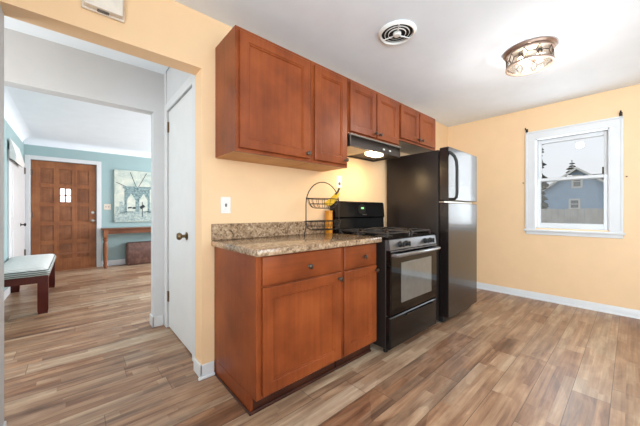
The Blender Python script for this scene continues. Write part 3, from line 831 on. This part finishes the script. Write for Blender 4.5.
# bananas
bn = thing('banana_bunch', (1.59, 1.68, 1.15), 'yellow banana bunch with dark stem in the upper tier of the wire basket', 'bananas')
for k, (dy, tilt) in enumerate(((-.03, .0), (0.004, .25), (.036, .5))):
    pts = []; rad = []
    for i in range(11):
        t = i/10; a = -.2+t*1.75
        pts.append((1.67-.155*math.sin(a)*.75+.0, 1.675+dy*.8*(.35+.65*math.sin(PI*min(1, t*1.0))), 1.265-.105*math.sin(PI*.5*min(1, t*1.25))+.02*t*t+tilt*.01))
        rad.append(0.005+.0095*math.sin(PI*min(1, max(0, .08+t*.86)))**.6)
    MB().tube(pts, rad, 10).build('banana', M['banana'], bn)
MB().tube([(1.668, 1.675, 1.258), (1.69, 1.675, 1.275), (1.712, 1.675, 1.312)], [.012, .009, .008], 8).build('stem', M['stem'], bn)
# orange container behind the basket
oc = thing('orange_container', (1.748, 1.845, .9145), 'orange yellow container on the counter between the basket and the range', 'container')
MB().loft([rr_rect(1.727, 1.769, 1.815, 1.877, .014, .9148), rr_rect(1.724, 1.772, 1.812, 1.88, .016, .92), rr_rect(1.724, 1.772, 1.812, 1.88, .016, 1.098), rr_rect(1.728, 1.768, 1.816, 1.876, .014, 1.104)]).build('body', M['orange'], oc)
MB().loft([rr_rect(1.722, 1.774, 1.810, 1.882, .017, 1.1045), rr_rect(1.722, 1.774, 1.810, 1.882, .017, 1.118), rr_rect(1.726, 1.770, 1.814, 1.878, .014, 1.121)]).build('lid', M['orange'], oc)

# ------------------------------------------------------------------ living-room things
be = thing('upholstered_bench', (-.43, 4.95, 0), 'low dark wooden bench with a pale upholstered seat by the white closet door', 'bench')
bx0, bx1, by0, by1 = -.655, -.215, 4.25, 5.70
m = MB(); m.box(bx0+.01, bx1-.012, by0+.012, by0+.034, .335, .415, .002); m.box(bx0+.01, bx1-.012, by1-.034, by1-.012, .335, .415, .002)
m.box(bx1-.034, bx1-.012, by0+.03, by1-.03, .335, .415, .002); m.box(bx0+.012, bx0+.034, by0+.03, by1-.03, .335, .415, .002)
m.build('apron', M['mahogany'], be)
for x in (bx0, bx1-.085):
    for y in (by0, by1-.085):
        MB().loft([[Vector((x+.0425+a*.0425*s, y+.0425+c*.0425*s, z)) for a, c in ((-1, -1), (1, -1), (1, 1), (-1, 1))] for s, z in ((.9, .0005), (.9, .02), (1, .03), (1, .415))]).build('leg', M['mahogany'], be)
MB().loft([rr_rect(bx0-.004, bx1+.006, by0-.008, by1+.008, .03, .416), rr_rect(bx0-.008, bx1+.012, by0-.014, by1+.014, .04, .435), rr_rect(bx0-.004, bx1+.008, by0-.01, by1+.01, .04, .462), rr_rect(bx0+.008, bx1-.004, by0+.004, by1-.004, .04, .478)]).build('seat_border', M['seat_edge'], be)
MB().loft([rr_rect(bx0+.008, bx1-.004, by0+.004, by1-.004, .04, .4765), rr_rect(bx0+.03, bx1-.026, by0+.028, by1-.028, .04, .492), rr_rect(bx0+.09, bx1-.09, by0+.12, by1-.12, .04, .503), rr_rect(bx0+.18, bx1-.18, by0+.4, by1-.4, .02, .507)]).build('seat_cushion', M['seat'], be)

tb = thing('console_table', (1.02, 6.93, 0), 'long narrow wooden console table with turned legs below the painting', 'table')
tx0, tx1, ty0, ty1 = .40, 1.66, 6.79, 7.085
MB().loft([rr_rect(tx0, tx1, ty0, ty1, .01, .752), rr_rect(tx0-.006, tx1+.006, ty0-.006, ty1, .012, .760), rr_rect(tx0-.006, tx1+.006, ty0-.006, ty1, .012, .776), rr_rect(tx0, tx1, ty0, ty1, .01, .782)]).build('tabletop', M['table'], tb)
m = MB(); m.box(tx0+.06, tx1-.06, ty0+.03, ty0+.05, .67, .7515); m.box(tx0+.06, tx1-.06, ty1-.05, ty1-.03, .67, .7515); m.box(tx0+.04, tx0+.06, ty0+.06, ty1-.06, .67, .7515); m.box(tx1-.06, tx1-.04, ty0+.06, ty1-.06, .67, .7515)
m.build('apron', M['table'], tb)
for x in (tx0+.058, tx1-.058):
    for y in (ty0+.052, ty1-.052):
        m = MB(); m.box(x-.035, x+.035, y-.035, y+.035, .615, .7515, .003)
        m.lathe([(.02, .0005), (.028, .01), (.03, .05), (.02, .075), (.028, .09), (.026, .11), (.030, .2), (.037, .36), (.034, .46), (.022, .52), (.034, .54), (.034, .56), (.022, .575), (.034, .60), (.034, .616)], (x, y, 0), 20)
        m.build('leg', M['table_leg'], tb)
ot = thing('leather_ottoman', (1.12, 6.97, 0), 'worn brown leather ottoman cube tucked under the console table', 'ottoman')
MB().loft([rr_rect(.815, 1.44, 6.86, 7.09, .03, .012), rr_rect(.80, 1.455, 6.85, 7.098, .045, .03), rr_rect(.80, 1.455, 6.85, 7.098, .045, .43), rr_rect(.812, 1.443, 6.86, 7.092, .045, .455), rr_rect(.84, 1.415, 6.885, 7.07, .04, .468)]).build('body', M['leather'], ot)
m = MB(); m.tube([(p.x, p.y, .425) for p in rr_rect(.799, 1.456, 6.849, 7.099, .045, 0)], .005, 6, True); m.build('piping', M['leather'], ot)
for x in (.86, 1.40):
    for y in (6.90, 7.06): MB().lathe([(.02, .0005), (.02, .013), (.001, .014)], (x, y, 0), 10).build('foot', M['black_matte'], ot)

# painting of a grey stone bridge
px0, px1, pz0, pz1 = .612, 1.50, .893, 1.985
pt = thing('canvas_painting', (1.055, LF, pz0), 'large pale canvas painting of an arched stone bridge above the console table', 'painting')
PY = LF-.042
bx(px0, px1, PY, LF-.001, pz0, pz1, .003).build('canvas', M['canvas'], pt)
cx = 1.015
# tower with two pointed arches: outline pieces
m = MB()
def slab(poly, t=.002, y=PY): m.prism([(a, c) for a, c in poly], 1, y-t, y-.0002)
W2 = .23; tz0, tz1 = 1.10, 1.60
for s in (-1, 1):
    slab([(cx+s*W2, tz0-.02), (cx+s*W2*.82, tz0-.02), (cx+s*W2*.82, tz1), (cx+s*W2, tz1)])
slab([(cx-.035, tz0), (cx+.035, tz0), (cx+.035, tz1), (cx-.035, tz1)])
for s in (-1, 1):      # spandrels above each pointed arch
    a, c = cx+s*.035, cx+s*W2*.82; mid = (a+c)/2
    slab([(a, 1.36), (mid, 1.50), (c, 1.36), (c, tz1), (a, tz1)])
slab([(cx-W2-.03, tz1), (cx+W2+.03, tz1), (cx+W2+.03, tz1+.05), (cx-W2-.03, tz1+.05)])
m.build('painted_tower', M['paint_dark'], pt)
m = MB()
for x0_, x1_, h in ((.63, .70, 1.22), (.70, .76, 1.32), (.76, .80, 1.25), (1.25, 1.32, 1.30), (1.32, 1.38, 1.22), (1.38, 1.48, 1.27)):
    slab([(x0_, .93), (x1_, .93), (x1_, h), (x0_, h)], .0012)
slab([(px0+.005, .905), (px1-.005, .905), (px1-.005, 1.06), (cx+.12, 1.12), (cx-.12, 1.12), (px0+.005, 1.06)], .0016)
m.build('painted_skyline', M['paint_mid'], pt)
def cab(p, q, wdt=.005):
    d = Vector((q[0]-p[0], q[1]-p[1])); n_ = Vector((-d.y, d.x)).normalized()*wdt
    m = MB()
    m.prism([(p[0]+n_.x, p[1]+n_.y), (q[0]+n_.x, q[1]+n_.y), (q[0]-n_.x, q[1]-n_.y), (p[0]-n_.x, p[1]-n_.y)], 1, PY-.003, PY-.0002)
    m.build('painted_cable', M['paint_black'], pt)
cab((cx-.02, 1.64), (cx-.13, 1.95)); cab((cx+.02, 1.64), (cx+.17, 1.95))
cab((cx-.2, 1.64), (px0+.03, 1.72)); cab((cx+.2, 1.64), (px1-.03, 1.72))
cab((cx+.09, 1.0), (cx+.09, 1.32), .007); cab((cx-.09, 1.19), (cx-.03, 1.19), .02); cab((cx+.05, 1.19), (cx+.13, 1.24), .03); cab((cx-.17, 1.19), (cx-.1, 1.20), .015)
for k in range(9): cab((px0+.05+k*.04, 1.06+.004*k), (cx-.2+k*.01, 1.12), .002); cab((px1-.05-k*.04, 1.06+.004*k), (cx+.2-k*.01, 1.12), .002)

# white louvred wall unit above the closet door
wu = thing('wall_vent', (LX, 5.9, 1.78), 'white wall-mounted vent box with slotted underside above the white closet door', 'vent')
m = MB().prism([(LX+.022, 1.83), (LX+.075, 1.79), (LX+.085, 1.86), (LX+.03, 2.09), (LX+.0225, 2.09)], 1, 5.5, 6.32)
m.build('housing', M['plate'], wu)
for i in range(10): MB().prism([(LX+.03, 1.821), (LX+.068, 1.792), (LX+.068, 1.798), (LX+.03, 1.828)], 1, 5.53+i*.078, 5.565+i*.078).build('louvre', M['plate_grey'], wu)

# ------------------------------------------------------------------ outdoors, seen through the window
gz = -.75
struct('ground', bx(XE+.2, 60, -40, 40, gz-.2, gz), M['grass'])
# board fence
fn = thing('board_fence', (11, 1.0, gz), 'weathered grey board fence in front of the blue house', 'fence')
m = MB()
for i in range(60):
    y = -3.6+i*.145; m.box(11, 11.022, y, y+.135, gz+.02, 1.20+random.uniform(-.015, .015))
m.build('boards', M['fence'], fn)
m = MB(); 
for z in (-.4, .9): m.box(11.023, 11.06, -3.6, 5.1, z, z+.09)
m.build('rails', M['fence'], fn)
for i in range(4):
    y = -3.0+i*2.4; bx(11.061, 11.15, y, y+.09, gz, 1.18).build('post', M['fence'], fn)
# house
hs = thing('blue_house', (33, 2.86, gz), 'blue gabled house with white trim beyond the board fence', 'house')
hy, hz = 2.86, 4.50
ev = 3.1; slope = .78
m = MB(); m.prism([(hy-ev+.2, gz), (hy+ev-.2, gz), (hy+ev-.2, hz-slope*(ev-.2)), (hy, hz), (hy-ev+.2, hz-slope*(ev-.2))], 0, 30, 38)
m.build('wall', M['house'], hs)
for s in (-1, 1):
    poly = [(hy, hz+.02), (hy+s*(ev+.35), hz+.02-slope*(ev+.35)), (hy+s*(ev+.35), hz+.14-slope*(ev+.35)), (hy, hz+.14)]
    MB().prism(poly, 0, 29.7, 38.3).build('roof', M['shingle'], hs)
    poly = [(hy, hz-.04), (hy+s*(ev+.35), hz-.04-slope*(ev+.35)), (hy+s*(ev+.35), hz+.15-slope*(ev+.35)), (hy, hz+.15)]
    MB().prism(poly, 0, 29.6, 29.69).build('rake_trim', M['outwhite'], hs)
def hwin(y, z, wy, wz):
    fo = MB(); fo.box(29.94, 30.0, y-wy/2, y+wy/2, z-wz/2, z+wz/2, .01); o = fo.build('window', M['outwhite'], hs)
    bx(29.92, 29.945, y-wy/2+.13, y+wy/2-.13, z-wz/2+.13, z-.03).build('pane', M['outglass'], o)
    bx(29.92, 29.945, y-wy/2+.13, y+wy/2-.13, z+.03, z+wz/2-.13).build('pane', M['outglass'], o)
hwin(2.86, 3.52, .66, 1.05); hwin(3.0, 1.72, .70, .85); hwin(5.55, 1.65, .5, .85); hwin(.55, 1.65, .5, .85)
bx(33, 33.5, 1.2, 1.6, 3.2, 4.85).build('chimney', M['bark'], hs)
# neighbour's lower roof on the right
nh_ = thing('grey_roofed_house', (47.5, -1.5, gz), 'dark grey roof of a farther house behind the blue house', 'house')
bx(46.2, 48.8, -7, 3.0, gz, 4.1).build('wall', M['outwhite'], nh_)
MB().prism([(45.6, 4.1), (47.5, 5.5), (49.4, 4.1), (49.4, 4.25), (47.5, 5.7), (45.6, 4.25)], 1, -7.3, 3.4).build('roof', M['shingle'], nh_)
# conifers
def conifer(x, y, top, rad, label, n=16, seed=1):
    rnd = random.Random(seed)
    t = thing('conifer_tree', (x, y, gz), label, 'tree', 'conifers beyond the fence')
    MB().tube([(x, y, gz), (x, y, top-.2)], [.16, .03], 8).build('trunk', M['bark'], t)
    m = MB(); zl = gz+1.0
    for i in range(n):
        u = i/(n-1); z = top-.15-(top-zl)*(1-u)*1.0+rnd.uniform(-.06, .06); r = rad*(1-u)**.85+.08
        for k in range(15):
            a = rnd.uniform(0, 2*PI); rr_ = r*rnd.uniform(.5, 1.15); dz = -rr_*.35*rnd.uniform(.6, 1.2)
            d = Vector((math.cos(a), math.sin(a), 0)); sd = Vector((-d.y, d.x, 0))
            p0 = Vector((x, y, z)); p1 = p0+d*rr_*.55+Vector((0, 0, dz*.45)); p2 = p0+d*rr_+Vector((0, 0, dz))
            wv = rr_*.16+.03
            m.loft([[p0+Vector((0, 0, .02)), p0+sd*.02, p0-Vector((0, 0, .02)), p0-sd*.02],
                    [p1+Vector((0, 0, wv*.9)), p1+sd*wv, p1-Vector((0, 0, wv*1.5)), p1-sd*wv],
                    [p2+Vector((0, 0, .01)), p2+sd*.01, p2-Vector((0, 0, .02)), p2-sd*.01]])
    m.build('foliage', M['needles'], t)
conifer(42, 4.42, 7.0, 2.3, 'dark conifer tree rising behind the gable of the blue house', 26, 3)
conifer(14, 2.62, 5.9, .62, 'dark conifer tree at the left edge of the window view', 40, 5)
